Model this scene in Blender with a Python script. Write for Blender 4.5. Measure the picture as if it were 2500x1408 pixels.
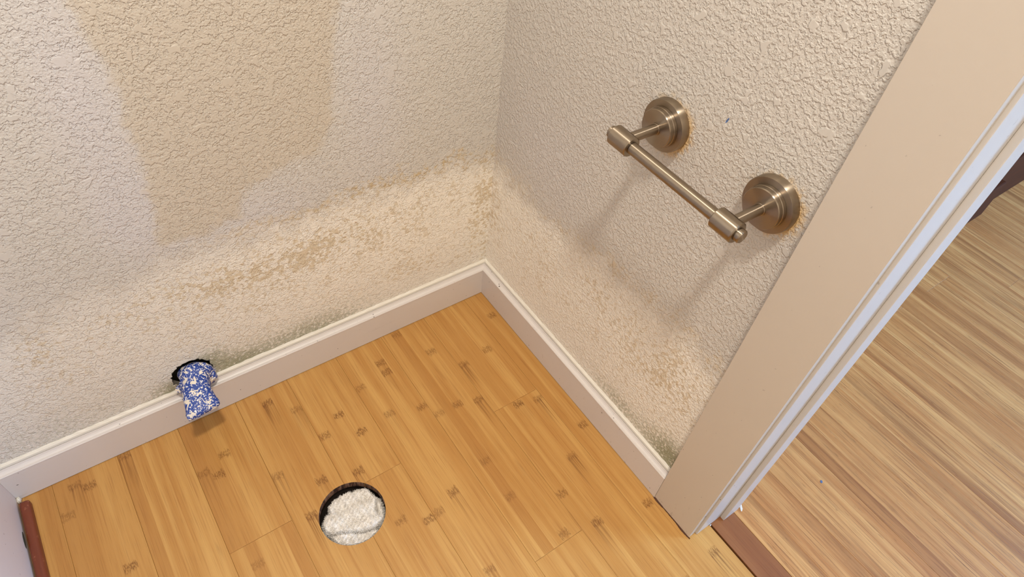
import bpy, bmesh, math, random
import numpy as np
from mathutils import Vector, Matrix

for o in list(bpy.data.objects):
    bpy.data.objects.remove(o, do_unlink=True)
scene = bpy.context.scene
C = scene.collection
random.seed(7)
rng = np.random.default_rng(11)

# ------------------------------------------------------------------ camera
cam_d = bpy.data.cameras.new('camera')
cam = bpy.data.objects.new('camera', cam_d)
C.objects.link(cam)
cam_d.sensor_width = 36.0
cam_d.lens = 1632.70 / 2500.0 * 36.0
cam_d.clip_start = 0.01
RIGHT = Vector((0.81763137, -0.56861438, 0.09031407))
DOWN = Vector((-0.37386206, -0.64365522, -0.66778373))
FWD = Vector((0.43784255, 0.51223593, -0.73885605))
m = Matrix.Identity(4)
for i in range(3):
    m[i][0] = RIGHT[i]
    m[i][1] = -DOWN[i]
    m[i][2] = -FWD[i]
m.translation = Vector((-0.56197, -0.75523, 1.055))
cam.matrix_world = m
scene.camera = cam

# ------------------------------------------------------------------ world, lights, exposure
world = bpy.data.worlds.new('sky')
scene.world = world
world.use_nodes = True
wn = world.node_tree.nodes
wn['Background'].inputs[0].default_value = (0.62, 0.76, 1.0, 1)
wn['Background'].inputs[1].default_value = 0.6

def area(name, loc, target, size, size_y, power, col, shape='RECTANGLE'):
    d = bpy.data.lights.new(name, 'AREA')
    d.shape = shape
    d.size = size
    if shape in ('RECTANGLE', 'ELLIPSE'):
        d.size_y = size_y
    d.energy = power
    d.color = col
    o = bpy.data.objects.new(name, d)
    C.objects.link(o)
    o.location = loc
    o.rotation_euler = (Vector(target) - Vector(loc)).to_track_quat('-Z', 'Y').to_euler()
    return o

# daylight that falls through the hall window (the window is built further down)
area('daylight', (2.97, -2.52, 1.35), (0.0, -0.75, 0.55), 1.2, 1.2, 150, (0.30, 0.56, 1.0))
# glow of the ceiling lamp (the lamp itself is built further down)
area('lamp_glow', (-0.50, -0.86, 2.335), (-0.50, -0.86, 0), 0.17, 0.17, 25, (1.0, 0.94, 0.855), 'DISK')

scene.view_settings.view_transform = 'Standard'
scene.view_settings.look = 'None'
scene.view_settings.exposure = 0.17
scene.view_settings.gamma = 1.0
scene.view_settings.use_curve_mapping = False
scene.cycles.max_bounces = 6
scene.cycles.diffuse_bounces = 4
scene.cycles.glossy_bounces = 3

# ------------------------------------------------------------------ helpers
def lin(r, g, b):
    f = lambda c: (c / 255 / 12.92) if c / 255 <= 0.04045 else ((c / 255 + 0.055) / 1.055) ** 2.4
    return (f(r), f(g), f(b), 1.0)

class NT:
    """small node-tree builder"""
    def __init__(self, name):
        self.m = bpy.data.materials.new(name)
        self.m.use_nodes = True
        self.t = self.m.node_tree
        self.b = self.t.nodes['Principled BSDF']
        self.out = self.t.nodes['Material Output']
    def n(self, kind):
        return self.t.nodes.new(kind)
    def put(self, sock, v):
        if isinstance(v, bpy.types.NodeSocket):
            self.t.links.new(v, sock)
        else:
            sock.default_value = v
    def math(self, op, a, b=0.0, c=0.0, clamp=False):
        x = self.n('ShaderNodeMath'); x.operation = op; x.use_clamp = clamp
        self.put(x.inputs[0], a); self.put(x.inputs[1], b); self.put(x.inputs[2], c)
        return x.outputs[0]
    def add(self, a, b): return self.math('ADD', a, b)
    def sub(self, a, b): return self.math('SUBTRACT', a, b)
    def mul(self, a, b, clamp=False): return self.math('MULTIPLY', a, b, clamp=clamp)
    def step(self, v, a, b, lo=0.0, hi=1.0):
        x = self.n('ShaderNodeMapRange'); x.interpolation_type = 'SMOOTHSTEP'
        self.put(x.inputs[0], v); x.inputs[1].default_value = a; x.inputs[2].default_value = b
        x.inputs[3].default_value = lo; x.inputs[4].default_value = hi
        return x.outputs[0]
    def mix(self, f, a, b):
        x = self.n('ShaderNodeMix'); x.data_type = 'RGBA'
        self.put(x.inputs[0], f); self.put(x.inputs[6], a); self.put(x.inputs[7], b)
        return x.outputs[2]
    def pos(self):
        return self.n('ShaderNodeNewGeometry').outputs['Position']
    def xyz(self, v):
        x = self.n('ShaderNodeSeparateXYZ'); self.put(x.inputs[0], v); return x.outputs
    def vec(self, x, y, z):
        c = self.n('ShaderNodeCombineXYZ')
        self.put(c.inputs[0], x); self.put(c.inputs[1], y); self.put(c.inputs[2], z)
        return c.outputs[0]
    def scale(self, v, s):
        x = self.n('ShaderNodeVectorMath'); x.operation = 'MULTIPLY'
        self.put(x.inputs[0], v); x.inputs[1].default_value = s
        return x.outputs[0]
    def shift(self, v, s):
        x = self.n('ShaderNodeVectorMath'); x.operation = 'ADD'
        self.put(x.inputs[0], v); self.put(x.inputs[1], s)
        return x.outputs[0]
    def noise(self, v, s, detail=2.0, rough=0.5, dist=0.0):
        x = self.n('ShaderNodeTexNoise')
        self.put(x.inputs['Vector'], v); x.inputs['Scale'].default_value = s
        x.inputs['Detail'].default_value = detail; x.inputs['Roughness'].default_value = rough
        x.inputs['Distortion'].default_value = dist
        return x.outputs[0]
    def voro(self, v, s, feature='F1'):
        x = self.n('ShaderNodeTexVoronoi'); x.feature = feature
        self.put(x.inputs['Vector'], v); x.inputs['Scale'].default_value = s
        return x.outputs
    def attr(self, name, vec=False):
        x = self.n('ShaderNodeAttribute'); x.attribute_name = name
        return x.outputs['Vector'] if vec else x.outputs['Fac']
    def bump(self, h, dist, strength=1.0, normal=None):
        x = self.n('ShaderNodeBump'); x.inputs['Strength'].default_value = strength
        x.inputs['Distance'].default_value = dist
        self.put(x.inputs['Height'], h)
        if normal is not None:
            self.put(x.inputs['Normal'], normal)
        return x.outputs[0]
    def set(self, color=None, rough=None, metal=None, normal=None, spec=None):
        if color is not None: self.put(self.b.inputs['Base Color'], color)
        if rough is not None: self.put(self.b.inputs['Roughness'], rough)
        if metal is not None: self.put(self.b.inputs['Metallic'], metal)
        if normal is not None: self.put(self.b.inputs['Normal'], normal)
        if spec is not None: self.put(self.b.inputs['Specular IOR Level'], spec)
        return self.m

def obj(name, verts, faces, mat, parent=None, smooth=False):
    me = bpy.data.meshes.new(name)
    me.from_pydata([tuple(v) for v in verts], [], faces)
    me.update()
    mats = mat if isinstance(mat, (list, tuple)) else [mat]
    for x in mats:
        me.materials.append(x)
    if smooth:
        me.polygons.foreach_set('use_smooth', [True] * len(me.polygons))
    o = bpy.data.objects.new(name, me)
    C.objects.link(o)
    if parent is not None:
        o.parent = parent
    return o

def fix_normals(o):
    bm = bmesh.new(); bm.from_mesh(o.data)
    bmesh.ops.recalc_face_normals(bm, faces=bm.faces)
    bm.to_mesh(o.data); bm.free()
    return o

def bmobj(name, bm, mat, parent=None, smooth=False, angle=None):
    bmesh.ops.recalc_face_normals(bm, faces=bm.faces)
    me = bpy.data.meshes.new(name)
    bm.to_mesh(me); bm.free()
    mats = mat if isinstance(mat, (list, tuple)) else [mat]
    for x in mats:
        me.materials.append(x)
    if smooth:
        me.polygons.foreach_set('use_smooth', [True] * len(me.polygons))
        if angle:
            me.set_sharp_from_angle(angle=math.radians(angle))
    o = bpy.data.objects.new(name, me)
    C.objects.link(o)
    if parent is not None:
        o.parent = parent
    return o

def box_bm(x0, x1, y0, y1, z0, z1, bevel=0.0, seg=2, bm=None):
    b = bmesh.new()
    bmesh.ops.create_cube(b, size=1)
    for v in b.verts:
        v.co = Vector(((x0 + x1) / 2 + v.co.x * (x1 - x0), (y0 + y1) / 2 + v.co.y * (y1 - y0), (z0 + z1) / 2 + v.co.z * (z1 - z0)))
    if bevel:
        bmesh.ops.bevel(b, geom=list(b.edges), offset=bevel, segments=seg, profile=0.6, affect='EDGES')
    if bm is None:
        return b
    me = bpy.data.meshes.new('tmp'); b.to_mesh(me); b.free(); bm.from_mesh(me); bpy.data.meshes.remove(me)
    return bm

def box(name, x0, x1, y0, y1, z0, z1, mat, parent=None, bevel=0.0, seg=2):
    return bmobj(name, box_bm(x0, x1, y0, y1, z0, z1, bevel, seg), mat, parent)

def lathe(name, prof, origin, axis, mat, parent=None, seg=64, angle=35):
    """prof: list of (distance along axis, radius)"""
    bm = bmesh.new()
    axis = Vector(axis).normalized()
    up = Vector((0, 0, 1)) if abs(axis.z) < 0.9 else Vector((1, 0, 0))
    u = axis.cross(up).normalized(); v = axis.cross(u)
    rings = []
    for d, r in prof:
        c = Vector(origin) + axis * d
        if r < 1e-6:
            rings.append([bm.verts.new(c)])
        else:
            rings.append([bm.verts.new(c + u * math.cos(2 * math.pi * k / seg) * r + v * math.sin(2 * math.pi * k / seg) * r) for k in range(seg)])
    for a, b in zip(rings[:-1], rings[1:]):
        for k in range(seg):
            k2 = (k + 1) % seg
            if len(a) == 1 and len(b) == 1: continue
            if len(a) == 1: bm.faces.new((a[0], b[k], b[k2]))
            elif len(b) == 1: bm.faces.new((a[k], a[k2], b[0]))
            else: bm.faces.new((a[k], a[k2], b[k2], b[k]))
    return bmobj(name, bm, mat, parent, smooth=True, angle=angle)

def empty(name, loc=(0, 0, 0)):
    o = bpy.data.objects.new(name, None)
    o.empty_display_size = 0.05
    C.objects.link(o)
    o.location = loc
    return o

def adopt(root, *parts):
    """parent world-space meshes to an Empty without moving them"""
    for p in parts:
        p.parent = root
        p.matrix_parent_inverse = Matrix.Translation(-Vector(root.location))

def tag(o, label, cat, group=None, kind=None):
    o['label'] = label
    o['category'] = cat
    if group: o['group'] = group
    if kind: o['kind'] = kind
    return o

# key planes (metres): the inner corner of the skirting on the floor is the origin
W = 0.0153            # wall planes: x = W (right), y = W (back)
CAS_L, CAS_R = -0.5390, -0.6210
JAMB, STOPF = -0.6250, -0.6330
CEIL = 2.40

# ------------------------------------------------------------------ materials
def wall_material(name, light, tan, cream, ochre, green, holder=False, lo=0.42, hi=0.50, sc=150, fine=0.28):
    t = NT(name)
    p = t.pos()
    # knockdown relief: flattened islands with crisp rims on a fine orange-peel ground
    n1 = t.noise(p, sc, 2.5, 0.52, 0.1)
    n2 = t.noise(t.shift(p, (3.1, 1.7, 0.4)), 380, 2.0, 0.5)
    n3 = t.noise(t.shift(p, (7.1, 2.3, 1.4)), 60, 2.0, 0.5)
    isl = t.step(n3, 0.60, 0.66)
    a = t.step(n1, lo, hi)
    b = t.step(n2, 0.40, 0.62)
    h = t.add(t.mul(a, 0.75), t.mul(b, fine))
    flat = t.add(t.mul(t.sub(1.0, isl), h), t.mul(isl, 1.0))
    normal = t.bump(flat, 0.0012, 0.85)
    # paint fields
    j1 = t.sub(t.noise(p, 45, 4.0, 0.65), 0.5)
    j2 = t.sub(t.noise(t.shift(p, (1.3, 5.2, 2.2)), 30, 5.0, 0.7), 0.5)
    tanm = t.step(t.add(t.attr('tan'), t.mul(j1, 0.035)), -0.006, 0.010)
    col = t.mix(tanm, t.mix(t.attr('pale'), lin(*light), lin(light[0] + 1, light[1] + 2, light[2] + 9)), lin(*tan))
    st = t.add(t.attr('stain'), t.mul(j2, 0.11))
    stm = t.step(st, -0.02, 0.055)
    col = t.mix(t.mul(stm, t.attr('wash')), col, lin(*cream))  # cream wash, made lighter to offset the light's falloff down the wall
    mot = t.noise(t.shift(p, (2.2, 8.1, 4.0)), 120, 4.0, 0.62, 0.2)
    mot2 = t.noise(t.shift(p, (6.2, 3.1, 9.0)), 24, 3.0, 0.6)
    mm = t.add(t.mul(mot, 0.70), t.mul(mot2, 0.30))
    thr = t.add(mm, t.mul(t.attr('mottle'), 0.12))
    mask = t.mul(t.step(thr, 0.575, 0.655), t.add(0.25, t.attr('mottle')), clamp=True)
    col = t.mix(t.mul(t.mul(mask, stm), 0.62), col, lin(*ochre))
    rim = t.mul(t.mul(t.step(st, -0.016, 0.0), t.step(st, 0.022, 0.004)), t.attr('rim'))
    col = t.mix(t.mul(rim, t.step(mm, 0.44, 0.60)), col, lin(*ochre))
    gm = t.mul(t.step(t.add(t.noise(p, 210, 3.0, 0.6), t.mul(t.attr('mildew'), 0.22)), 0.50, 0.68), t.attr('mildew'), clamp=True)
    col = t.mix(gm, col, lin(*green))
    if holder:
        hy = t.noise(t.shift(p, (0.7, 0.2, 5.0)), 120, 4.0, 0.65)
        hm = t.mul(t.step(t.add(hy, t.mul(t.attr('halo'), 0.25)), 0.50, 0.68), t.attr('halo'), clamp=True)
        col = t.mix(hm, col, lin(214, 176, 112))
        q = t.xyz(p)
        dy = t.mul(t.sub(t.add(q[1], t.mul(t.sub(q[2], 0.6615), 0.28)), -0.3990), 1 / 0.0012)
        dz = t.mul(t.sub(q[2], 0.6615), 1 / 0.0042)
        rr = t.add(t.mul(dy, dy), t.mul(dz, dz))
        col = t.mix(t.step(rr, 1.1, 0.6), col, lin(92, 120, 170))
    return t.set(col, 0.55, normal=normal, spec=0.35)

M = {}
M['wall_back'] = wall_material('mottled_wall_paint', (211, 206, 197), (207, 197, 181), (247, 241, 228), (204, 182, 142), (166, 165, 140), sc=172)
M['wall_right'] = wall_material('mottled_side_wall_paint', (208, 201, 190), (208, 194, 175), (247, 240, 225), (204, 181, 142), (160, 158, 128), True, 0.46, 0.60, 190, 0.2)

def paint(name, rgb, rough=0.4, spots=0.0, bump=0.0):
    t = NT(name)
    p = t.pos()
    col = lin(*rgb)
    n = t.noise(p, 6, 3.0, 0.5)
    col = t.mix(t.mul(n, 0.35), col, lin(*[int(c * 0.93) for c in rgb]))
    if spots:
        s = t.noise(p, 150, 2.0, 0.5)
        q = t.xyz(p)
        low = t.step(q[2], 0.30, 0.0)
        col = t.mix(t.mul(t.step(s, 0.735 - 0.0, 0.76), t.add(0.25, low)), col, lin(70, 58, 46))
        d = t.noise(t.scale(p, (1, 40, 22)), 3.0, 5.0, 0.7)
        col = t.mix(t.mul(t.mul(t.step(d, 0.60, 0.72), t.step(q[2], 0.10, 0.01)), spots), col, lin(120, 100, 80))
    nr = t.bump(t.noise(p, 90, 2.0), 0.0004, 0.25 if not bump else bump)
    return t.set(col, rough, normal=nr)

M['skirting'] = paint('skirting_paint', (219, 211, 204), 0.35, 0.3)
M['caulk'] = paint('cream_caulk', (228, 221, 206), 0.5)
M['casing'] = paint('casing_paint', (207, 195, 179), 0.38, 0.7)
M['jamb'] = paint('jamb_paint', (212, 206, 198), 0.35, 0.6)
M['white'] = paint('cabinet_paint', (214, 203, 196), 0.4)
M['shell'] = paint('plain_wall_paint', (236, 230, 221), 0.6)
M['ceil'] = paint('ceiling_paint', (242, 239, 232), 0.7)

def bamboo(name, c_light, c_mid, c_dark, node_c, hall=False):
    t = NT(name)
    p = t.pos()
    q = t.xyz(p)
    sr = t.attr('srand')
    pr = t.attr('prand')
    seed = t.vec(t.mul(sr, 7.3), t.mul(pr, 3.1), 0.0)
    pv = t.shift(p, seed)
    g1 = t.noise(t.scale(pv, (330, 5.5, 1)), 1.0, 3.0, 0.6)
    g2 = t.noise(t.scale(pv, (1100, 16, 1)), 1.0, 2.0, 0.6)
    g3 = t.noise(t.scale(pv, (60, 2.2, 1)), 1.0, 2.0, 0.5)
    base = t.mix(t.step(g3, 0.3, 0.7), lin(*c_light), lin(*c_mid))
    base = t.mix(t.mul(t.step(sr, 0.25, 1.0), 0.7), base, lin(*c_mid))
    base = t.mix(t.mul(t.step(sr, 0.70, 1.0), 0.32), base, lin(*c_dark))
    streak = t.step(g1, 0.50, 0.74)
    base = t.mix(t.mul(streak, 0.55 if not hall else 0.75), base, lin(*c_dark))
    base = t.mix(t.mul(t.step(g2, 0.52, 0.72), 0.30 if not hall else 0.45), base, lin(*node_c))
    if hall:
        g4 = t.noise(t.scale(pv, (26, 1.1, 1)), 1.0, 3.0, 0.6)
        base = t.mix(t.mul(t.step(g4, 0.50, 0.66), 0.6), base, lin(*c_dark))
        g5 = t.noise(t.scale(pv, (420, 40, 1)), 1.0, 2.0, 0.5)
        base = t.mix(t.mul(t.step(g5, 0.66, 0.74), 0.5), base, lin(*node_c))
    nodes = t.xyz(t.attr('nodes', True))
    wob = t.mul(t.sub(t.noise(t.scale(p, (380, 60, 1)), 1.0, 2.0), 0.5), 0.016)
    fib = t.noise(t.scale(p, (620, 170, 1)), 1.0, 3.0, 0.7)
    nm = None; tr = None
    for k in range(3):
        d = t.add(t.sub(q[1], nodes[k]), wob)
        a = t.step(t.math('ABSOLUTE', d), 0.0095, 0.0035)
        nm = a if nm is None else t.math('MAXIMUM', nm, a)
        e = t.mul(t.step(d, -0.075, -0.004), t.step(d, 0.003, -0.003))
        tr = e if tr is None else t.math('MAXIMUM', tr, e)
    tail = t.mul(t.mul(tr, t.step(g1, 0.42, 0.60)), t.step(t.math('FRACT', t.mul(sr, 7.77)), 0.35, 0.9))
    base = t.mix(t.mul(tail, 0.7), base, lin(*node_c))
    base = t.mix(t.mul(t.mul(nm, t.step(fib, 0.38, 0.60)), t.add(0.45, t.mul(t.math('FRACT', t.mul(sr, 3.33)), 0.5))), base, lin(*node_c))
    hi = t.mul(nm, t.step(fib, 0.60, 0.72))
    base = t.mix(t.mul(hi, 0.35), base, lin(*c_light))
    hgt = t.add(t.mul(t.mul(nm, fib), 0.8), t.mul(g2, 0.15))
    nr = t.bump(hgt, 0.0005, 0.35)
    rough = t.step(g1, 0.3, 0.8, 0.30, 0.42) if not hall else t.step(g1, 0.3, 0.8, 0.26, 0.40)
    return t.set(base, rough, normal=nr, spec=0.4)

M['bamboo'] = bamboo('bamboo_boards', (200, 154, 88), (182, 131, 68), (160, 106, 50), (112, 68, 28))
M['bamboo_hall'] = bamboo('striped_bamboo_boards', (208, 158, 99), (178, 121, 69), (126, 75, 38), (80, 46, 24), True)
M['transition'] = bamboo('brown_transition_board', (150, 98, 58), (136, 84, 48), (112, 66, 36), (76, 42, 20))

t = NT('cut_board_edge')
q = t.xyz(t.pos())
ang = t.math('ARCTAN2', t.sub(q[1], -0.292), t.sub(q[0], -0.436))
s1 = t.noise(t.vec(t.mul(ang, 9.0), 0.3, t.mul(q[2], 25)), 1.0, 3.0, 0.7)
s2 = t.noise(t.vec(t.mul(ang, 40.0), 1.3, t.mul(q[2], 60)), 1.0, 2.0, 0.6)
c = t.mix(t.step(s1, 0.42, 0.56), lin(52, 34, 28), lin(136, 104, 84))
c = t.mix(t.mul(t.step(s2, 0.5, 0.62), 0.6), c, lin(96, 52, 30))
M['cut'] = t.set(c, 0.7)

def plain(name, rgb, rough=0.6, metal=0.0):
    t = NT(name)
    p = t.pos()
    n = t.noise(p, 60, 4.0, 0.6)
    c = t.mix(n, lin(*rgb), lin(*[int(v * 0.82) for v in rgb]))
    return t.set(c, rough, metal)
M['subfloor'] = plain('subfloor_board', (70, 56, 44), 0.9)
M['void'] = plain('void_black', (22, 20, 18), 0.9)  # near-black colour standing for the darkness of unlit hollows
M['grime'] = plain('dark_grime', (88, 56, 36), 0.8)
M['gypsum'] = plain('broken_gypsum', (150, 140, 124), 0.9)

def nickel(axis):
    t = NT('brushed_nickel_' + axis.lower())
    p = t.pos()
    n = t.noise(t.scale(p, (900, 900, 900)), 1.0, 2.0, 0.5)
    c = t.mix(t.noise(p, 60, 2.0), lin(168, 154, 136), lin(150, 136, 118))
    tg = t.n('ShaderNodeTangent'); tg.direction_type = 'RADIAL'; tg.axis = axis
    t.put(t.b.inputs['Tangent'], tg.outputs[0])
    t.b.inputs['Anisotropic'].default_value = 0.97
    t.b.inputs['Anisotropic Rotation'].default_value = 0.25
    return t.set(c, t.step(n, 0.3, 0.7, 0.31, 0.34), 1.0)
M['nickel_x'] = nickel('X')
M['nickel_y'] = nickel('Y')
t = NT('brushed_nickel')
p = t.pos()
n = t.noise(t.scale(p, (900, 900, 900)), 1.0, 2.0, 0.5)
c = t.mix(t.noise(p, 60, 2.0), lin(172, 158, 138), lin(152, 138, 120))
M['nickel'] = t.set(c, t.step(n, 0.3, 0.7, 0.19, 0.24), 1.0)

t = NT('dark_stained_wood')
p = t.pos()
g = t.noise(t.scale(p, (6, 60, 60)), 1.0, 4.0, 0.6)
M['darkwood'] = t.set(t.mix(g, lin(92, 46, 20), lin(60, 28, 11)), 0.6, spec=0.15)

t = NT('red_brown_stain')
p = t.pos()
g = t.noise(t.scale(p, (160, 14, 160)), 1.0, 4.0, 0.6)
c = t.mix(g, lin(128, 62, 34), lin(92, 40, 22))
sc = t.noise(t.shift(p, (4, 4, 1)), 130, 4.0, 0.7)
c = t.mix(t.mul(t.step(sc, 0.60, 0.70), 0.55), c, lin(176, 120, 90))
M['redwood'] = t.set(c, 0.45)

t = NT('blue_white_speckled_wrap')
p = t.pos()
big = t.noise(p, 105, 3.0, 0.6, 0.5)
sm = t.noise(t.shift(p, (3.3, 1.2, 0.5)), 360, 3.0, 0.6, 0.5)
mask = t.math('MAXIMUM', t.step(big, 0.565, 0.585), t.step(sm, 0.56, 0.59))
c = t.mix(t.noise(p, 500, 2.0), lin(16, 48, 130), lin(34, 74, 160))
c = t.mix(mask, c, t.mix(t.step(big, 0.56, 0.60), lin(236, 234, 232), lin(228, 217, 198)))
fold = t.noise(t.shift(p, (9, 2, 2)), 90, 3.0, 0.6)
M['wrap'] = t.set(c, 0.5, normal=t.bump(fold, 0.003, 0.5))

t = NT('terry_cloth')
p = t.pos()
n = t.noise(p, 700, 2.0, 0.6)
c = t.mix(t.noise(p, 45, 3.0), lin(250, 246, 238), lin(238, 229, 217))
c = t.mix(t.mul(t.step(t.noise(t.shift(p, (2, 3, 4)), 900, 2.0), 0.57, 0.70), 0.40), c, lin(160, 146, 128))  # dark specks painted in for the shade between the loops
M['terry'] = t.set(c, 0.95, normal=t.bump(n, 0.0012, 0.7), spec=0.1)

# ------------------------------------------------------------------ the bamboo floor
HC, HR = (-0.436, -0.292), 0.0525      # hole cut for the toilet flange
TH = 0.015
NODES = [(-.4715, -.0294), (-.4378, -.067), (-.41, -.142), (-.3755, -.1172), (-.353, -.1679), (-.5676, -.0867),
 (-.5095, -.1698), (-.4506, -.2153), (-.2039, -.0104), (-.0161, -.0639), (-.066, -.1316),
 (-.1316, -.1379), (-.1561, -.2198), (-.1841, -.2078), (-.0907, -.2651), (-.3014, -.1609), (-.2402, -.1785), (-.2268, -.2068),
 (-.0132, -.3638), (-.0678, -.4023), (-.2057, -.3297), (-.2748, -.3479), (-.3482, -.3672), (-.3203, -.3649), (-.1306, -.448),
 (-.1122, -.5184), (-.1656, -.5043), (-.2107, -.4056), (-.3007, -.486), (-.7402, -.1935), (-.5859, -.2899), (-.7135, -.0067),
 (-.7801, -.0195), (-.7579, -.0313), (-.1612, -.0803), (-.3161, -.0856), (-.2664, -.0785), (-.2708, -.0539), (-.0561, -.2759),
 (-.497, -.262), (-.392, -.232), (-.373, -.345), (-.600, -.103), (-.584, -.118), (-.800, -.066), (-.02, -.54), (.012, -.66)]

floor = empty('floor')
floor['kind'] = 'structure'
tag(floor, 'bamboo board floor running from the small bathroom into the hall', 'floor', kind='structure')

def plank(x0, x1, y0, y1, mat, nstrip, strips_rand, hole=False, gap=0.0001, bev=0.0004, node_rule=True):
    """one floor board; every laminated strip is its own face so that it carries its own tone and nodes"""
    verts, faces, fm = [], [], []
    att_s, att_n = [], []
    X0, X1, Y0, Y1 = x0 + gap, x1 - gap, y0 + gap, y1 - gap
    ix0, ix1, iy0, iy1 = X0 + bev, X1 - bev, Y0 + bev, Y1 - bev
    cx, cy = HC
    def emit(poly, s, n, slot=0):
        b = len(verts)
        verts.extend(poly); att_s.extend([s] * len(poly)); att_n.extend([n] * len(poly))
        faces.append(list(range(b, b + len(poly)))); fm.append(slot)
    for k in range(nstrip):
        a = ix0 + (ix1 - ix0) * k / nstrip
        b = ix0 + (ix1 - ix0) * (k + 1) / nstrip
        s = strips_rand[k]
        ns = [ny for nx, ny in NODES if a <= nx < b and iy0 < ny < iy1] if node_rule else []
        if node_rule and len(ns) < 3 and (iy0 < -0.56 or b < -0.62):
            yy = random.uniform(-0.9, -0.56) if iy0 < -0.56 else random.uniform(-0.4, -0.2)
            ns.append(yy)
        if not node_rule and mat is M['transition'] and k == 0:
            ns.append(random.uniform(iy0, iy1))
        ns = (ns + [99, 99, 99])[:3]
        xs = np.linspace(a, b, 15)
        over = [(x, math.sqrt(HR ** 2 - (x - cx) ** 2)) for x in xs if abs(x - cx) < HR]
        cut = hole and len(over) > 1 and any(iy0 < cy + h and cy - h < iy1 for x, h in over)
        if not cut:
            emit([(a, iy0, 0), (b, iy0, 0), (b, iy1, 0), (a, iy1, 0)], s, ns)
        else:
            xs = sorted(set([float(x) for x in xs] + [v for v in (cx - HR, cx + HR) if a < v < b]))
            for p_, q_ in zip(xs[:-1], xs[1:]):
                hp = math.sqrt(max(0, HR ** 2 - (p_ - cx) ** 2)); hq = math.sqrt(max(0, HR ** 2 - (q_ - cx) ** 2))
                inside = hp + hq > 1e-9
                # upper piece
                lo_p, lo_q = (max(cy + hp, iy0), max(cy + hq, iy0)) if inside else (iy0, iy0)
                if iy1 - min(lo_p, lo_q) > 1e-6:
                    lo_p, lo_q = min(lo_p, iy1), min(lo_q, iy1)
                    emit([(p_, lo_p, 0), (q_, lo_q, 0), (q_, iy1, 0), (p_, iy1, 0)], s, ns)
                    if inside and (lo_p > iy0 + 1e-7 or lo_q > iy0 + 1e-7) and iy0 < lo_p < iy1:
                        emit([(p_, lo_p, 0), (p_, lo_p, -TH), (q_, lo_q, -TH), (q_, lo_q, 0)], s, ns, 1)
                if inside:
                    hi_p, hi_q = min(cy - hp, iy1), min(cy - hq, iy1)
                    if max(hi_p, hi_q) - iy0 > 1e-6:
                        hi_p, hi_q = max(hi_p, iy0), max(hi_q, iy0)
                        emit([(p_, iy0, 0), (q_, iy0, 0), (q_, hi_q, 0), (p_, hi_p, 0)], s, ns)
                        if iy0 < hi_p < iy1:
                            emit([(p_, hi_p, 0), (q_, hi_q, 0), (q_, hi_q, -TH), (p_, hi_p, -TH)], s, ns, 1)
    # bevels and sides, left out where the hole runs through the board's edge
    def edge(p1, p2, q1, q2):
        """p = inner top edge, q = outer edge of the bevel"""
        segs = [(0.0, 1.0)]
        if hole:
            ts = np.linspace(0, 1, 400)
            ok = [math.hypot(q1[0] + (q2[0] - q1[0]) * u - cx, q1[1] + (q2[1] - q1[1]) * u - cy) > HR for u in ts]
            segs = []; st = None
            for u, g in zip(ts, ok):
                if g and st is None: st = u
                if not g and st is not None: segs.append((st, u)); st = None
            if st is not None: segs.append((st, 1.0))
        L = lambda A, B, u: (A[0] + (B[0] - A[0]) * u, A[1] + (B[1] - A[1]) * u)
        for u, v in segs:
            a, b = L(p1, p2, u), L(p1, p2, v); c_, d_ = L(q1, q2, u), L(q1, q2, v)
            sr = strips_rand[0]
            emit([(*a, 0), (*c_, -bev), (*d_, -bev), (*b, 0)], sr, [99] * 3)
            emit([(*c_, -bev), (*c_, -TH), (*d_, -TH), (*d_, -bev)], sr, [99] * 3)
    I = [(ix0, iy0), (ix1, iy0), (ix1, iy1), (ix0, iy1)]
    O = [(X0, Y0), (X1, Y0), (X1, Y1), (X0, Y1)]
    for k in range(4):
        edge(I[k], I[(k + 1) % 4], O[k], O[(k + 1) % 4])
    o = obj('floor_plank', verts, faces, [mat, M['cut']], floor)
    me = o.data
    me.polygons.foreach_set('material_index', fm)
    a1 = me.attributes.new('srand', 'FLOAT', 'POINT'); a1.data.foreach_set('value', att_s)
    a2 = me.attributes.new('prand', 'FLOAT', 'POINT'); a2.data.foreach_set('value', [random.random()] * len(verts))
    a3 = me.attributes.new('nodes', 'FLOAT_VECTOR', 'POINT'); a3.data.foreach_set('vector', [v for n in att_n for v in n])
    return o

SEAMS = [0.0468, -0.0427, -0.1390, -0.2343, -0.3293, -0.4258, -0.5200, -0.6185, -0.7145, -0.8105, -0.9065, -1.0025, -1.0985, -1.1945, -1.2905, -1.3865, -1.5]
JOINTS = {1: [-0.2567], 2: [-0.5153], 4: [-0.2564], 6: [-0.2523], 3: [-0.88], 5: [-0.80], 0: [-1.05]}
Y_BACK, Y_FRONT = 0.012, -1.75
for i in range(len(SEAMS) - 1):
    x1, x0 = SEAMS[i], SEAMS[i + 1]
    js = JOINTS.get(i, [-0.4 - 0.37 * (i % 3)])
    ys = [Y_BACK] + js
    while ys[-1] > Y_FRONT + 0.6:
        ys.append(max(ys[-1] - 0.92, Y_FRONT))
    if ys[-1] > Y_FRONT: ys.append(Y_FRONT)
    for ya, yb in zip(ys[:-1], ys[1:]):
        if x0 < -0.86 and ya > -0.3 and False: continue
        rr = [random.random() * 0.9 + 0.05 for _ in range(5)]
        if x0 < -0.5: rr = [min(1, v + 0.15) for v in rr]
        plank(x0, x1, yb, ya, M['bamboo'], 5 if x1 - x0 > 0.08 else 3, rr, hole=(i in (4, 5)))
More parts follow.
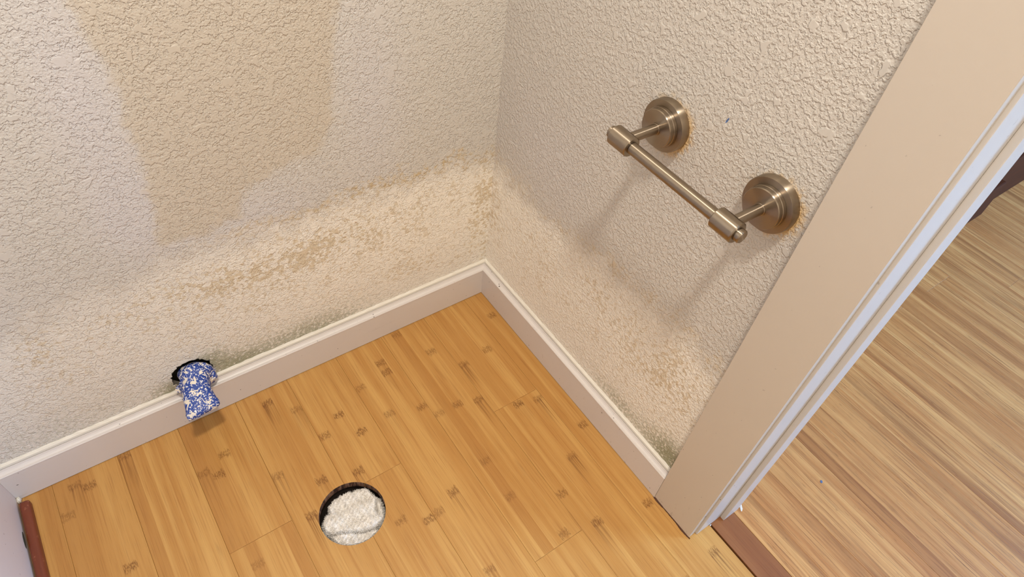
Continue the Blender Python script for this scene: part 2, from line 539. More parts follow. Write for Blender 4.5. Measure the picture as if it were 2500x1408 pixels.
# hall: reddish transition board, then striped boards
plank(0.0500, 0.0985, -1.75, 0.9, M['transition'], 2, [0.4, 0.7], node_rule=False)
HS = [0.0990, 0.1490, 0.2130, 0.3098, 0.4065, 0.5030, 0.6000, 0.6965, 0.7930, 0.8900, 0.9867, 1.0837, 1.1800, 1.2770, 1.3740, 1.4710, 1.5680, 1.6650, 1.7620]
HJ = {7: [-0.513], 9: [-0.515], 11: [-0.612]}
for i in range(len(HS) - 1):
    js = HJ.get(i, [[-1.02], [0.31], [-1.3], [0.05]][i % 4])
    ys = [1.0] + js + [-1.75]
    for ya, yb in zip(ys[:-1], ys[1:]):
        base = [0.2, 0.55, 0.35, 0.7, 0.45][i % 5]
        plank(HS[i], HS[i + 1], yb, ya, M['bamboo_hall'], 4, [min(1, max(0, base + random.uniform(-.25, .25))) for _ in range(4)], node_rule=False)

# subfloor slab with the same hole, a little wider, and the added black cup below
def slab():
    vs, fs = [], []
    cx, cy = HC; r = 0.056; n = 64
    # ring around the hole to a square, then the rest as boxes
    sq = 0.12
    ring = [(cx + r * math.cos(2 * math.pi * k / n), cy + r * math.sin(2 * math.pi * k / n)) for k in range(n)]
    outer = []
    for k in range(n):
        c_, s_ = math.cos(2 * math.pi * k / n), math.sin(2 * math.pi * k / n)
        mx = max(abs(c_), abs(s_)); outer.append((cx + sq * c_ / mx, cy + sq * s_ / mx))
    z = -TH
    for P in (ring, outer):
        vs += [(x, y, z) for x, y in P]
    vs += [(x, y, z - 0.05) for x, y in ring]
    for k in range(n):
        k2 = (k + 1) % n
        fs.append([k, n + k, n + k2, k2]); fs.append([k, k2, 2 * n + k2, 2 * n + k])
    X0, X1, Y0, Y1 = -1.6, 3.1, -3.3, 1.1
    for a, b, c_, d_ in ((X0, cx - sq, Y0, Y1), (cx + sq, X1, Y0, Y1), (cx - sq, cx + sq, Y0, cy - sq), (cx - sq, cx + sq, cy + sq, Y1)):
        b0 = len(vs); vs.extend([(a, c_, z), (b, c_, z), (b, d_, z), (a, d_, z)]); fs.append([b0, b0 + 1, b0 + 2, b0 + 3])
    return obj('subfloor', vs, fs, M['subfloor'], floor)
slab()
lathe('dark_cup', [(0, 0.0562), (0.16, 0.0562), (0.16, 0.0)], (HC[0], HC[1], -0.0600), (0, 0, -1), M['void'], floor, 48)  # added closed cup: keeps sky light out so the hole stays dark
# far hall boards beyond what the picture can tell apart
fb = box('far_hall_boards', 1.7625, 3.0, -3.2, 1.0, -0.0155, -0.0005, M['bamboo_hall'], floor)
fb['kind'] = 'stuff'
box('near_hall_boards', 0.05, 1.7620, -3.2, -1.751, -0.0155, -0.0005, M['bamboo_hall'], floor)['kind'] = 'stuff'

# ------------------------------------------------------------------ walls
HOLE_W = (-0.562, 0.105, 0.0315)       # hole in the back wall around the pipe stub

def grid_wall(name, axis, u0, u1, z0, z1, step, mat, fields, hole=None, extra=None):
    nu = int(round((u1 - u0) / step)) + 1; nz = int(round((z1 - z0) / step)) + 1
    us = np.linspace(u0, u1, nu); zs = np.linspace(z0, z1, nz)
    U, Z = np.meshgrid(us, zs)
    U, Z = U.ravel().copy(), Z.ravel().copy()
    dead = np.zeros(len(U), bool)
    if hole:
        d = np.hypot(U - hole[0], Z - hole[1])
        dead = d < hole[2] - step * 0.5
        near = (~dead) & (d < hole[2] + step * 0.5)
        jag = hole[2] + rng.uniform(-0.0012, 0.0012, len(U))
        U[near] = hole[0] + (U[near] - hole[0]) / d[near] * jag[near]
        Z[near] = hole[1] + (Z[near] - hole[1]) / d[near] * jag[near]
    idx = np.arange(nu * nz).reshape(nz, nu)
    q = np.stack([idx[:-1, :-1], idx[:-1, 1:], idx[1:, 1:], idx[1:, :-1]], -1).reshape(-1, 4)
    if hole:
        q = q[~dead[q].any(1)]
    F = fields(U, Z)
    if axis == 'x':      # plane x = W, u is y
        P = np.stack([np.full_like(U, W), U, Z], 1); q = q[:, ::-1] if False else q
    else:                # plane y = W, u is x
        P = np.stack([U, np.full_like(U, W), Z], 1)
    o = obj(name, P.tolist(), q.tolist(), mat)
    for k, v in F.items():
        a = o.data.attributes.new(k, 'FLOAT', 'POINT')
        a.data.foreach_set('value', np.clip(v, -9, 9).astype(np.float32))
    return o

def gauss(U, Z, cu, cz, su, sz):
    return np.exp(-((U - cu) / su) ** 2 - ((Z - cz) / sz) ** 2)

def poly_sdf(U, Z, P):
    """signed distance, positive inside"""
    P = np.array(P); n = len(P)
    best = np.full(U.shape, 9.0); ins = np.zeros(U.shape, bool)
    for i in range(n):
        a, b = P[i], P[(i + 1) % n]
        e = b - a
        t_ = np.clip(((U - a[0]) * e[0] + (Z - a[1]) * e[1]) / (e @ e), 0, 1)
        best = np.minimum(best, np.hypot(U - a[0] - t_ * e[0], Z - a[1] - t_ * e[1]))
        c_ = (a[1] > Z) != (b[1] > Z)
        xi = (b[0] - a[0]) * (Z - a[1]) / (b[1] - a[1] + 1e-12) + a[0]
        ins ^= c_ & (U < xi)
    return np.where(ins, best, -best)

TAN = [(-.545, .80), (-.530, .719), (-.517, .6545), (-.513, .60), (-.520, .565), (-.521, .497), (-.529, .43), (-.535, .38),
       (-.48, .375), (-.425, .385), (-.412, .425), (-.36, .445), (-.295, .450), (-.272, .50), (-.262, .5575), (-.252, .64), (-.238, .67), (-.225, .80)]

def back_fields(U, Z):
    f = {}
    f['tan'] = poly_sdf(U, Z, TAN)
    pale = gauss(U, Z, -.55, .60, .045, .16) + gauss(U, Z, -.545, .44, .05, .06) + 0.8 * gauss(U, Z, -.40, .38, .10, .05) + 0.8 * gauss(U, Z, -.21, .52, .05, .16)
    f['pale'] = np.clip(pale, 0, 1)
    edge = np.interp(U, [-.86, -.743, -.703, -.591, -.48, -.36, -.19, -.075, .02], [.32, .33, .338, .347, .356, .358, .362, .362, .338])
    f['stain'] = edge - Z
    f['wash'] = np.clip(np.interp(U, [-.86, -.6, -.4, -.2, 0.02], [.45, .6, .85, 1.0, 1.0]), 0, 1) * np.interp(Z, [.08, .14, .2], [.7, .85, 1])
    mott = .55 * gauss(U, Z, -.15, .27, .2, .10) + .5 * gauss(U, Z, -.33, .28, .12, .06) + .7 * gauss(U, Z, 0.0, .22, .03, .12) \
        + .5 * gauss(U, Z, -.58, .28, .2, .05) + .45 * gauss(U, Z, -.55, .18, .25, .06) + .45 * gauss(U, Z, -.10, .13, .16, .05) \
        + .45 * gauss(U, Z, -.74, .27, .05, .05) + .3 * gauss(U, Z, -.45, .30, .1, .05)
    f['mottle'] = np.clip(mott, 0, 1) * (Z < edge + .02)
    f['rim'] = np.interp(U, [-.8, -.5, -.35, -.1, .02], [.1, .2, .7, 1., .6])
    f['mildew'] = np.clip(.85 * gauss(U, Z, -.36, .08, .12, .045) + .8 * gauss(U, Z, -.50, .085, .06, .03) + .9 * gauss(U, Z, -.60, .085, .028, .022)
                          + .7 * gauss(U, Z, -.53, .125, .03, .025) + .35 * gauss(U, Z, -.75, .10, .12, .05) + .12 * gauss(U, Z, -.63, .42, .06, .07), 0, 1)
    return f

def right_fields(U, Z):
    f = {}
    f['tan'] = np.full(U.shape, -1.0)
    f['pale'] = np.clip(.5 * gauss(U, Z, -.12, .42, .12, .1), 0, 1)
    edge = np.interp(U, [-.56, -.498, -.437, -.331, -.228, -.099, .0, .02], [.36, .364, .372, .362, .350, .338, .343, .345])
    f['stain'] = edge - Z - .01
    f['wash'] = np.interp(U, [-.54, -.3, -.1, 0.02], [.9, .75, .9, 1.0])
    mott = .5 * gauss(U, Z, -.12, .22, .14, .10) + .45 * gauss(U, Z, -.30, .30, .09, .06) + .65 * gauss(U, Z, -.48, .27, .08, .10) \
        + .5 * gauss(U, Z, -.38, .20, .12, .08) + .6 * gauss(U, Z, .005, .22, .025, .10)
    f['mottle'] = np.clip(mott, 0, 1) * (Z < edge + .02)
    f['rim'] = np.interp(U, [-.54, -.45, -.3, -.1, .02], [.5, .5, .55, .35, .3])
    f['mildew'] = np.clip(1.0 * gauss(U, Z, -.525, .10, .055, .05) + .6 * gauss(U, Z, -.40, .095, .08, .03), 0, 1)
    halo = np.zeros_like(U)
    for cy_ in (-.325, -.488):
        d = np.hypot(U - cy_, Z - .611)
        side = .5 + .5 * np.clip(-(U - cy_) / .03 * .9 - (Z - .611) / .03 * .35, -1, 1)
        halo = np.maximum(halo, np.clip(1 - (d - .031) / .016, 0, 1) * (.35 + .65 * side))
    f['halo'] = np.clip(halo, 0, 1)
    return f

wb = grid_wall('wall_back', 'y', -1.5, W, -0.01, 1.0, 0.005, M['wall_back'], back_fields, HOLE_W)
tag(wb, 'textured cream back wall with tan paint patch and mildew stains', 'wall', kind='structure')
def flat_fields(o):
    pass
box('upper_wall', -1.5, W + .115, W, W + .11, 1.0, CEIL, M['shell'], wb)
# plaster thickness seen inside the pipe hole
lathe('broken_plaster_edge', [(0, HOLE_W[2] + .0012), (0.013, HOLE_W[2] + .001), (0.0131, HOLE_W[2] + .02), (0.06, HOLE_W[2] + .02), (0.06, 0)], (HOLE_W[0], W - .0002, HOLE_W[1]), (0, 1, 0), M['gypsum'], wb, 40)

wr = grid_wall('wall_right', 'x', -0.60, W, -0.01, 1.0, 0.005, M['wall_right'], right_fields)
tag(wr, 'textured cream side wall with ochre stains carrying the nickel roll holder', 'wall', kind='structure')
box('upper_wall', W, W + .115, -0.60, W, 1.0, CEIL, M['shell'], wr)
box('wall_core', W + .002, W + .115, -0.612, W + .1, -0.012, 1.0, M['shell'], wr)
box('header', W, W + .115, -1.42, -0.60, 2.06, CEIL, M['shell'], wr)
box('wall_beyond_door', W, W + .115, -1.80, -1.42, -0.012, CEIL, M['shell'], wr)

def shell(name, *a, label='plain painted wall'):
    o = box(name, *a, M['shell'])
    return tag(o, label, 'wall', kind='structure')
shell('wall_left', -1.6, -1.5, -1.85, W + .1, -0.02, CEIL, label='plain cream bathroom wall on the left')
shell('wall_front', -1.6, W + .115, -1.85, -1.751, -0.02, CEIL, label='plain cream bathroom wall opposite the stained wall')
tag(box('ceiling', -1.6, 3.1, -3.3, 1.1, CEIL, CEIL + .08, M['ceil']), 'plain white ceiling over bathroom and hall', 'ceiling', kind='structure')
shell('wall_hall_back', W + .115, 3.1, 1.0, 1.1, -0.02, CEIL, label='plain cream wall at the back of the hall')
shell('wall_hall_front', W + .115, 3.1, -3.3, -3.2, -0.02, CEIL, label='plain cream wall at the front of the hall')
# hall far wall with the window opening
wh = empty('wall_hall_far', (3.0, 0, 0))
tag(wh, 'plain cream hall wall pierced by the window', 'wall', kind='structure')
WY0, WY1, WZ0, WZ1 = -3.17, -1.87, 0.75, 1.98
adopt(wh, *[box('wall_piece', 3.0, 3.1, *a, M['shell']) for a in ((-3.2, WY0, -.02, CEIL), (WY1, 1.0, -.02, CEIL), (WY0, WY1, -.02, WZ0), (WY0, WY1, WZ1, CEIL))])
wi = empty('window_1', (3.03, (WY0 + WY1) / 2, WZ0))
tag(wi, 'white framed hall window letting in daylight', 'window', kind='structure')
fr = [box('frame', 3.02, 3.07, WY0, WY1, WZ0, WZ0 + .05, M['jamb'], bevel=.003), box('frame', 3.02, 3.07, WY0, WY1, WZ1 - .05, WZ1, M['jamb'], bevel=.003),
      box('frame', 3.02, 3.07, WY0, WY0 + .05, WZ0 + .05, WZ1 - .05, M['jamb'], bevel=.003), box('frame', 3.02, 3.07, WY1 - .05, WY1, WZ0 + .05, WZ1 - .05, M['jamb'], bevel=.003)]
adopt(wi, *fr)

# ------------------------------------------------------------------ skirting
PROF = [(0.0153, 0.0012), (0.0153, 0.0660), (0.0158, 0.0670), (0.0156, 0.0684), (0.0146, 0.0694), (0.0134, 0.0692), (0.0116, 0.0694), (0.0094, 0.0704), (0.0076, 0.0724), (0.0064, 0.0752),
        (0.0058, 0.0752), (0.0056, 0.0732), (0.0048, 0.0732), (0.0046, 0.0770)]
CAULK = [(0.0050, 0.0752), (0.0040, 0.0785), (0.0018, 0.0800), (-0.0005, 0.0815)]

def skirting(prof, mat, name, axis, end, parent=None, wob=0.0, n=1):
    vs, fs = [], []
    m_ = len(prof)
    stations = np.linspace(0, 1, n + 1)
    for s in stations:
        for k, (t_, z) in enumerate(prof):
            start = W - t_          # mitred inner corner
            u = start + (end - start) * s
            zz = z + (random.uniform(-wob, wob) if k >= m_ - 2 and wob else 0)
            vs.append((u, W - t_, zz) if axis == 'x' else (W - t_, u, zz))
    for i in range(n):
        for k in range(m_ - 1):
            a = i * m_ + k
            fs.append([a, a + 1, a + m_ + 1, a + m_])
    if m_ > 6:
        b0 = len(vs)
        vs += [(end, W, prof[-1][1]) if axis == 'x' else (W, end, prof[-1][1]), (end, W, prof[0][1]) if axis == 'x' else (W, end, prof[0][1])]
        fs.append([n * m_ + k for k in range(m_)] + [b0, b0 + 1])
    o = obj(name, vs, fs, mat, parent)
    # profile is open towards the wall: thin but backed by the wall it is fixed to
    return fix_normals(o)

bb = skirting(PROF, M['skirting'], 'baseboard_back', 'x', -0.857)
tag(bb, 'white moulded skirting along the stained back wall', 'baseboard', kind='structure')
skirting(CAULK, M['caulk'], 'caulk_bead', 'x', -0.857, bb, 0.0010, 90)
br = skirting(PROF, M['skirting'], 'baseboard_right', 'y', CAS_L + .0002)
tag(br, 'white moulded skirting under the roll holder wall', 'baseboard', kind='structure')
skirting(CAULK, M['caulk'], 'caulk_bead', 'y', CAS_L + .0002, br, 0.0010, 60)

# chipped white paint at the skirting's left end
bm = bmesh.new()
bmesh.ops.create_icosphere(bm, subdivisions=3, radius=1)
for v in bm.verts:
    k = 1 + 0.35 * math.sin(v.co.x * 7 + 1) * math.sin(v.co.y * 9) + 0.2 * math.sin(v.co.z * 13)
    v.co = Vector((-0.8545 + v.co.x * .0028 * k, -0.0040 + v.co.y * .0045 * k, .005 + v.co.z * .0055 * k))
bmobj('chipped_paint', bm, M['caulk'], bb, True)

# ------------------------------------------------------------------ door frame
door = empty('door_1', (0.06, JAMB, 0))
tag(door, 'beige painted door frame between bathroom and hall', 'door frame', kind='structure')
def casing_mesh():
    """flat casing board with an uneven, slightly raised foot"""
    bm = bmesh.new()
    ys = np.linspace(CAS_L, CAS_R, 22)
    foot = [0.0030 + 0.0012 * math.sin(i * 1.3) + 0.0018 * (0.2 < i / 21 < 0.95) + (-0.003 if i == 21 else 0) for i in range(22)]
    xf, xb = 0.0008, 0.0150
    top = 2.11
    r = .0004
    front = [(bm.verts.new((xf, y + (-r if i == 0 else r if i == 21 else 0), foot[i])), bm.verts.new((xf, y + (-r if i == 0 else r if i == 21 else 0), top))) for i, y in enumerate(ys)]
    L = [(bm.verts.new((xf + r, ys[0], foot[0])), bm.verts.new((xf + r, ys[0], top))), (bm.verts.new((xb, ys[0], foot[0])), bm.verts.new((xb, ys[0], top)))]
    R_ = [(bm.verts.new((xf + r, ys[-1], foot[-1])), bm.verts.new((xf + r, ys[-1], top))), (bm.verts.new((xb, ys[-1], foot[-1])), bm.verts.new((xb, ys[-1], top)))]
    chain = [L[1], L[0]] + front + [R_[0], R_[1]]
    for a, b in zip(chain[:-1], chain[1:]):
        bm.faces.new((a[0], b[0], b[1], a[1]))
    bm.faces.new((L[1][0], R_[1][0], R_[1][1], L[1][1]))
    bm.faces.new([c_[0] for c_ in chain]); bm.faces.new([c_[1] for c_ in chain])
    return bm
parts = [bmobj('casing', casing_mesh(), M['casing'])]
parts.append(box('casing', .005, .015, -1.485, -1.403, .003, 2.11, M['casing'], bevel=.0012))
parts.append(box('casing', .005, .015, -1.402, -.621, 2.03, 2.11, M['casing'], bevel=.0012))
parts.append(box('jamb', W, .142, JAMB, -.6125, .0015, 2.045, M['jamb'], bevel=.001))
parts.append(box('jamb', W, .142, -1.4115, -1.400, .0015, 2.045, M['jamb'], bevel=.001))
parts.append(box('jamb', W, .142, -1.400, JAMB, 2.033, 2.045, M['jamb'], bevel=.001))
parts.append(box('door_stop', .0720, .1075, STOPF, JAMB, .0006, 2.033, M['jamb'], bevel=.0012))
parts.append(box('door_stop', .0720, .1075, -1.400, -1.392, .0006, 2.033, M['jamb'], bevel=.0012))
parts.append(box('door_stop', .0720, .1075, -1.392, STOPF, 2.025, 2.033, M['jamb'], bevel=.0012))
parts.append(box('dark_gap_fill',   .0040, .0150, CAS_R + .001, CAS_L - .001, .0002, .0045, M['void']))  # black fill painted in for the shade of the gap under the casing
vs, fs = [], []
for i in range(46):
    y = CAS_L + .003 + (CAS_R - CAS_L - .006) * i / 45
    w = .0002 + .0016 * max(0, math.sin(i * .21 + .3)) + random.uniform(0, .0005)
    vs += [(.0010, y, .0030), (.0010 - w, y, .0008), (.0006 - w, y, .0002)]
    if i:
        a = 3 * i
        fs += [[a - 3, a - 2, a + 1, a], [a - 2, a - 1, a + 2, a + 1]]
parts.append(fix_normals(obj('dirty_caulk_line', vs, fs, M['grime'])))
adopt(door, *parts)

# ------------------------------------------------------------------ reddish shoe strip on the left
def strip():
    bm = bmesh.new()
    x0, x1, h = -.8545, -.8405, .0125
    prof = [(x0, .0003), (x0, h - .003), (x0 + .001, h - .001), (x0 + .0035, h)] + [(x1 - .0055 + .0055 * math.sin(a), h - .0055 + .0055 * math.cos(a)) for a in np.linspace(0.1, math.pi / 2, 6)] + [(x1, .0003)]
    rings = []
    for y, k in ((-.0125, .70), (-.0135, .86), (-.0155, .97), (-.019, 1.0), (-.55, 1.0)):
        xm = (x0 + x1) / 2
        rings.append([bm.verts.new((xm + (x - xm) * k, y, .0003 + (z - .0003) * k)) for x, z in prof])
    for a, b in zip(rings[:-1], rings[1:]):
        for k in range(len(prof)):
            k2 = (k + 1) % len(prof)
            bm.faces.new((a[k], a[k2], b[k2], b[k]))
    bm.faces.new(rings[0]); bm.faces.new(rings[-1])
    return bmobj('trim_1', bm, M['redwood'], None, True, 50)
tag(strip(), 'scuffed red-brown wooden shoe strip at the foot of the white cabinet', 'trim', kind='structure')

# ------------------------------------------------------------------ white cabinet on the left
t = NT('cabinet_side_paint')
p = t.pos(); q = t.xyz(p)
c = t.mix(t.mul(t.noise(p, 8, 3.0), 0.4), lin(216, 203, 196), lin(204, 188, 180))
e = t.add(t.math('POWER', t.mul(t.sub(q[1], -.079), 1 / .016), 2.0), t.math('POWER', t.mul(t.sub(q[2], .0125), 1 / .0045), 2.0))
c = t.mix(t.step(t.add(e, t.mul(t.noise(p, 220, 3.0), .5)), 1.3, 1.0), c, lin(72, 72, 58))
sp = t.noise(p, 170, 2.0)
c = t.mix(t.mul(t.step(sp, .73, .76), .6), c, lin(120, 100, 84))
M['cab_side'] = t.set(c, 0.45)
cab = empty('bathroom_cabinet', (-1.15, -0.25, 0))
tag(cab, 'white painted cabinet side panel standing left of the stained wall', 'cabinet')
adopt(cab, box('side_panel', -.875, -.8572, -.53, .0145, .001, .80, M['cab_side'], bevel=.0008),
      box('side_panel', -1.468, -1.450, -.53, .0145, .001, .80, M['cab_side'], bevel=.0008),
      box('back_panel', -1.450, -.875, 0.002, .0145, .001, .80, M['white']),
      box('toe_kick', -1.450, -.875, -.47, -.455, .001, .10, M['white']),
      box('door', -1.447, -1.166, -.549, -.531, .11, .795, M['white'], bevel=.002),
      box('door', -1.160, -.878, -.549, -.531, .11, .795, M['white'], bevel=.002),
      box('worktop', -1.478, -.853, -.56, .0145, .8005, .835, M['skirting'], bevel=.004))

# ------------------------------------------------------------------ toilet roll holder
BX, HZ = -0.0582, 0.6125                 # bar axis: x and height
holder = empty('toilet_roll_holder', (W, -0.4065, HZ))
tag(holder, 'brushed nickel toilet roll holder with two round flanges on the right wall', 'roll holder')
hp = []
for cy_, out in ((-0.3255, 1), (-0.4880, -1)):
    fl_ = lathe('wall_flange', [(0, 0), (0, .0322), (.0012, .0326), (.0100, .0326), (.0118, .0318), (.0120, .0246), (.0120, .0)], (W + .0004, cy_, HZ), (-1, 0, 0), M['nickel_x'], None, 96, 28)
    hp.append(fl_)
    hp.append(lathe('raised_disc', [(.0119, 0), (.0119, .0246), (.0160, .0246), (.0166, .0240), (.0166, .0236), (.0212, .0236), (.0222, .0228), (.0222, 0)], (W, cy_, HZ), (-1, 0, 0), M['nickel_x'], None, 96, 28))
    hp.append(lathe('collar', [(.0221, 0), (.0221, .0074), (.0236, .0074), (.0240, .0068), (.0240, 0)], (W, cy_, HZ), (-1, 0, 0), M['nickel_x'], None, 48, 30))
    hp.append(lathe('post', [(.0238, 0), (.0238, .0063), (.0680, .0063), (.0680, 0)], (W, cy_, HZ), (-1, 0, 0), M['nickel_x'], None, 48, 30))
    hp.append(lathe('sleeve', [(-.0150, 0), (-.0150, .0112), (-.0139, .0124), (.0139, .0124), (.0150, .0112), (.0150, 0)], (BX, cy_, HZ), (0, out, 0), M['nickel_y'], None, 64, 30))
    hp.append(lathe('end_knob', [(.0149, 0), (.0149, .0066), (.0158, .0066), (.0160, .0078), (.0202, .0078), (.0214, .0068), (.0214, 0)], (BX, cy_, HZ), (0, out, 0), M['nickel_y'], None, 48, 30))
hp.append(lathe('bar', [(0, 0), (0, .0062), (.0010, .0073), (.1308, .0073), (.1318, .0062), (.1318, 0)], (BX, -0.3408, HZ), (0, -1, 0), M['nickel_y'], None, 64, 30))
adopt(holder, *hp)

# ------------------------------------------------------------------ wrapped pipe stub
stub = empty('pipe_stub', (HOLE_W[0], W, HOLE_W[1]))
tag(stub, 'pipe stub wrapped in blue and white speckled cloth poking out above the skirting', 'pipe')
def wrap():
    # y, centre x, centre z, half width, half height, squareness, roughness
    S = [(.0200, -.562, .104, .0220, .0220, 2.0, .0004), (.0100, -.558, .1060, .0260, .0262, 2.0, .0008), (.0040, -.5580, .1055, .0275, .0258, 2.1, .0014), (.0005, -.5595, .1040, .0282, .0250, 2.2, .0022),
         (-.0030, -.5615, .1030, .0268, .0234, 2.2, .0020), (-.0075, -.5630, .1032, .0240, .0222, 2.2, .0012), (-.0140, -.5655, .1034, .0218, .0208, 2.3, .0008), (-.0240, -.5675, .1034, .0212, .0190, 2.3, .0006),
         (-.0340, -.5690, .1030, .0220, .0160, 2.4, .0007), (-.0440, -.5700, .1024, .0236, .0125, 2.4, .0008), (-.0530, -.5695, .1016, .0256, .0090, 2.5, .0008), (-.0600, -.5690, .1010, .0260, .0062, 2.6, .0008), (-.0645, -.5698, .1006, .0240, .0036, 2.6, .0008)]
    n = 72
    bm = bmesh.new(); rings = []
    for i, (y, cx, cz, hw, hh, e, rg) in enumerate(S):
        ring = []
        for k in range(n):
            a = 2 * math.pi * k / n
            c_, s_ = math.cos(a), math.sin(a)
            x = math.copysign(abs(c_) ** (2 / e), c_) * hw
            z = math.copysign(abs(s_) ** (2 / e), s_) * hh
            w_ = rg * (math.sin(3 * a + i * 0.9) + .7 * math.sin(7 * a + i * 1.7) + .5 * math.sin(13 * a - i * 2.1))
            d = Vector((x, 0, z)).normalized() * w_
            yy = y + rg * .9 * math.sin(5 * a + 1.3) + (.0022 * math.cos(a) if i > 8 else 0)
            ring.append(bm.verts.new((cx + x + d.x, yy, cz + z + d.z)))
        rings.append(ring)
    for a, b in zip(rings[:-1], rings[1:]):
        for k in range(n):
            bm.faces.new((a[k], a[(k + 1) % n], b[(k + 1) % n], b[k]))
    bm.faces.new(rings[-1]); bm.faces.new(rings[0])
    return bmobj('cloth_wrap', bm, M['wrap'], None, True, 60)
def flap(name, pts, thick=.0009):
    """little folded cloth corner: a fan of points, given a thickness"""
    bm = bmesh.new()
    c_ = sum((Vector(p_) for p_ in pts), Vector()) / len(pts)
    nrm = (Vector(pts[1]) - Vector(pts[0])).cross(Vector(pts[2]) - Vector(pts[0])).normalized() * thick
    top = [bm.verts.new(Vector(p_) + nrm) for p_ in pts]; bot = [bm.verts.new(Vector(p_) - nrm) for p_ in pts]
    bm.faces.new(top); bm.faces.new(bot[::-1])
    for k in range(len(pts)):
        k2 = (k + 1) % len(pts)
        bm.faces.new((top[k], bot[k], bot[k2], top[k2]))
    bmesh.ops.subdivide_edges(bm, edges=list(bm.edges), cuts=1)
    return bmobj(name, bm, M['wrap'], None, True, 60)
wparts = [wrap(),
          flap('cloth_flap', [(-.5905, .0040, .1035), (-.5960, .0010, .0985), (-.5890, -.0060, .0935), (-.5835, -.0080, .1000), (-.5830, .0010, .1090)]),
          flap('cloth_flap', [(-.5390, .0040, .1130), (-.5310, -.0010, .1070), (-.5335, -.0060, .0965), (-.5420, -.0080, .0960), (-.5430, .0000, .1130)]),
          lathe('pipe', [(0, .008), (.05, .008), (.05, 0)], (HOLE_W[0], .012, .104), (0, 1, 0), M['nickel'], None, 24)]
adopt(stub, *wparts)

# ------------------------------------------------------------------ terry rag stuffed into the floor hole
rag = empty('rag', (HC[0], HC[1], -0.05))
tag(rag, 'folded white terry rag stuffed into the round floor hole', 'rag')
def hmap(x, y, cx, cy):
    return .0022 * math.sin(120 * x + 95 * y) + .0018 * math.sin(210 * y - 80 * x + 1) + .0010 * math.sin(420 * x + 300 * y) + .0006 * math.sin(900 * x - 500 * y)
# image-aligned axes on the floor: e1 runs right in the picture, e2 runs up
E1 = Vector((0.90, -0.43, 0)); E2 = Vector((0.43, 0.90, 0))
def pad(name, outline, ztop, zbot, edge=.006, tilt=(0, 0), n=150, fuzz_off=0):
    """a soft folded pad: outline in (e1, e2) units of the hole radius, rounded edges"""
    P = np.array(outline) * HR
    xs = np.linspace(P[:, 0].min(), P[:, 0].max(), n); ys = np.linspace(P[:, 1].min(), P[:, 1].max(), n)
    U, V = np.meshgrid(xs, ys)
    sd = poly_sdf(U.ravel(), V.ravel(), P).reshape(n, n)
    lim = HR - .0012
    sd = np.minimum(sd, lim - np.hypot(U, V))
    prof = np.sqrt(np.clip(1 - (1 - np.clip(sd / edge, 0, 1)) ** 2, 0, 1))
    H = np.zeros((n, n))
    for i in range(n):
        for j in range(n):
            H[i, j] = hmap(U[i, j] + fuzz_off, V[i, j], 0, 0)
    Z = zbot + (ztop - zbot + H + tilt[0] * U + tilt[1] * V) * prof
    keep = sd > -0.0006
    vid = -np.ones((n, n), int); vs = []; fs = []
    for i in range(n):
        for j in range(n):
            if keep[i, j]:
                vid[i, j] = len(vs)
                w = Vector((HC[0], HC[1], 0)) + E1 * U[i, j] + E2 * V[i, j]
                vs.append((w.x, w.y, Z[i, j]))
    for i in range(n - 1):
        for j in range(n - 1):
            q_ = [vid[i, j], vid[i, j + 1], vid[i + 1, j + 1], vid[i + 1, j]]
            if min(q_) >= 0: fs.append(q_)
    o = obj(name, vs, fs, M['terry'], None, True)
    return o, np.array(vs), fs

def loops(name, vs, fs, count, length, seed):
    """terry loops as tiny tapered slivers standing on the cloth"""
    r = np.random.default_rng(seed)
    V = []; F = []
    tri = np.array(fs)
    A = vs[tri[:, 0]]; B = vs[tri[:, 1]]; D = vs[tri[:, 3]]
    nr = np.cross(B - A, D - A); ar = np.linalg.norm(nr, axis=1); nr = nr / ar[:, None]
    pick = r.choice(len(tri), count, p=ar / ar.sum())
    for k in pick:
        a = A[k] + (B[k] - A[k]) * r.random() + (D[k] - A[k]) * r.random()
        d = nr[k] * r.uniform(.2, .8) + r.normal(0, .75, 3); d /= np.linalg.norm(d)
        if d @ nr[k] < 0: d = -d
        L = length * r.uniform(.5, 1.2)
        s = np.cross(d, r.normal(0, 1, 3)); s /= np.linalg.norm(s); s *= .00030
        mid = a + d * L * .55 + s * r.uniform(-1.5, 1.5); tip = a + d * L + r.normal(0, .00035, 3)
        b = len(V)
        V += [a - s, a + s, mid - s, mid + s, tip]
        F += [[b, b + 1, b + 3, b + 2], [b + 2, b + 3, b + 4]]
    o = obj(name, V, F, M['terry'], None, True)
    o['kind'] = 'stuff'
    return o
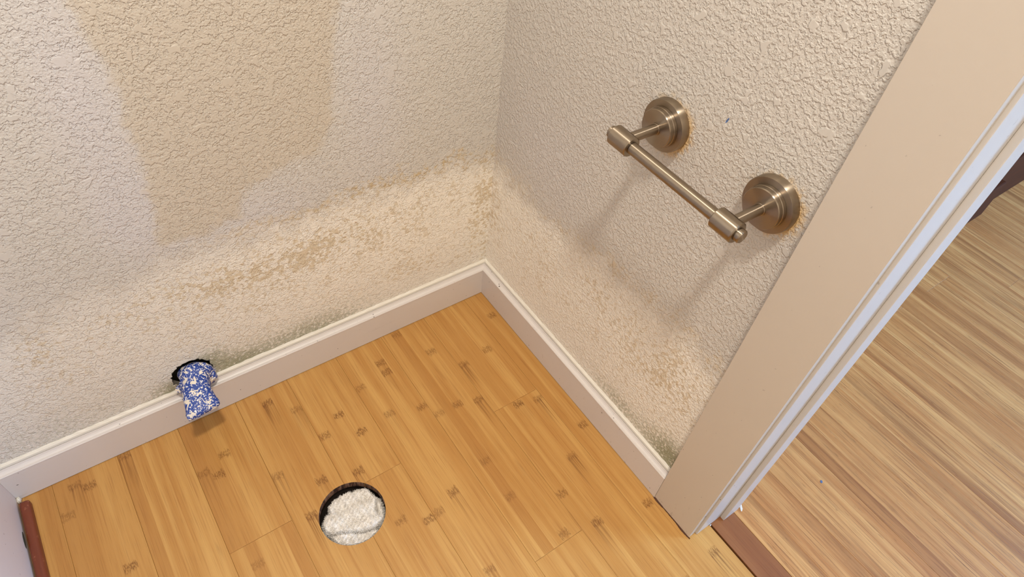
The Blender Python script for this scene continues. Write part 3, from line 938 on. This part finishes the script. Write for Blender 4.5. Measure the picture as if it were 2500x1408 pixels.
# outlines in units of the hole radius
TOP = [(-.84, -.46), (-.93, -.15), (-.84, .08), (-.72, .14), (-.76, .36), (-.58, .62), (-.12, .78), (.18, .86), (.42, .82), (.62, .64), (.74, .44), (.72, .10), (.76, -.10), (.98, -.22), (.99, -.30), (.62, -.55), (.20, -.57), (-.30, -.55), (-.60, -.54)]
BACKL = [(-.72, .0), (-.76, .30), (-.55, .60), (-.10, .76), (.1, .72), (.1, .2), (-.4, -.1)]
LOW = [(-.66, -.585), (-.45, -.85), (-.1, -.99), (.35, -.95), (.74, -.66), (.78, -.58), (.2, -.60)]
RIGHTL = [(.50, .74), (.82, .55), (.97, .30), (.99, -.05), (.97, -.30), (.70, -.30), (.66, .2)]
rp = []
for nm_, ol, zt, zb, ed, tl, cnt, sd_ in (('folded_pad', TOP, -.0045, -.034, .0050, (.06, -.05), 9000, 1), ('back_fold', BACKL, -.012, -.036, .006, (0, 0), 3000, 2),
                                     ('lower_fold', LOW, -.0085, -.036, .0022, (.08, -.08), 5000, 3), ('side_fold', RIGHTL, -.0130, -.034, .008, (.0, 0), 500, 4)):
    o, vv, ff = pad(nm_, ol, zt, zb, ed, tl, 110)
    rp.append(o)
    rp.append(loops('terry_loops', vv, ff, cnt, .0036, sd_))
adopt(rag, *rp)

# ------------------------------------------------------------------ dark wooden furniture in the hall
fu = empty('wooden_dresser', (1.55, -0.20, 0))
tag(fu, 'dark brown wooden dresser base on the hall floor beyond the door frame', 'dresser')
adopt(fu, box('plinth', 1.20, 1.95, -.4155, .03, .0005, .16, M['darkwood'], bevel=.003),
      box('body', 1.205, 1.945, -.410, .03, .161, .78, M['darkwood'], bevel=.004),
      box('top', 1.185, 1.965, -.430, .04, .781, .805, M['darkwood'], bevel=.004),
      box('foot', 1.195, 1.282, -.4325, -.4160, .0005, .11, M['darkwood'], bevel=.004),
      box('foot', 1.868, 1.955, -.4325, -.4160, .0005, .11, M['darkwood'], bevel=.004))

# ------------------------------------------------------------------ paint flecks
def fleck(name, x, y, z, rx, ry, rz, rot, mat, label, seed):
    r = random.Random(seed)
    bm = bmesh.new()
    bmesh.ops.create_icosphere(bm, subdivisions=2, radius=1)
    ca, sa = math.cos(rot), math.sin(rot)
    for v in bm.verts:
        k = 1 + r.uniform(-.25, .25)
        a, b = v.co.x * rx * k, v.co.y * ry * k
        v.co = Vector((a * ca - b * sa, a * sa + b * ca, max(0, v.co.z + .6) * rz * k))
    o = bmobj(name, bm, mat, None)
    o.location = (x, y, z)
    return tag(o, label, 'paint fleck')
M['chip'] = plain('white_paint_chip', (238, 232, 222), 0.6)
M['bluechip'] = plain('blue_paint_fleck', (86, 104, 140), 0.6)
fleck('paint_chip', .1155, -.6340, .0004, .0060, .0022, .0012, .8, M['chip'], 'white paint chip lying at the hall side foot of the door stop', 3)
fleck('paint_chip', .0475, -.6265, .0003, .0022, .0010, .0008, .2, M['chip'], 'tiny white paint crumb at the foot of the door jamb', 5)
fleck('paint_fleck', .277, -.680, .0002, .0030, .0022, .0004, .5, M['bluechip'], 'small blue-grey paint fleck on the striped hall boards', 4)

# ------------------------------------------------------------------ ceiling lamp
lamp = empty('ceiling_lamp', (-0.50, -0.86, CEIL))
tag(lamp, 'round white ceiling lamp above the bathroom', 'lamp')
t = NT('lamp_diffuser')
t.set(lin(255, 244, 226), 0.5)
t.put(t.b.inputs['Emission Color'], (1.0, 0.86, 0.70, 1)); t.put(t.b.inputs['Emission Strength'], 2.0)
adopt(lamp, lathe('base', [(0, 0), (0, .12), (.02, .12), (.024, .115), (.024, 0)], (-.5, -.86, CEIL - .0005), (0, 0, -1), M['ceil'], None, 48),
      lathe('diffuser', [(.0245, .108), (.045, .104), (.056, .09), (.060, .06), (.061, 0)], (-.5, -.86, CEIL), (0, 0, -1), t.m, None, 48))
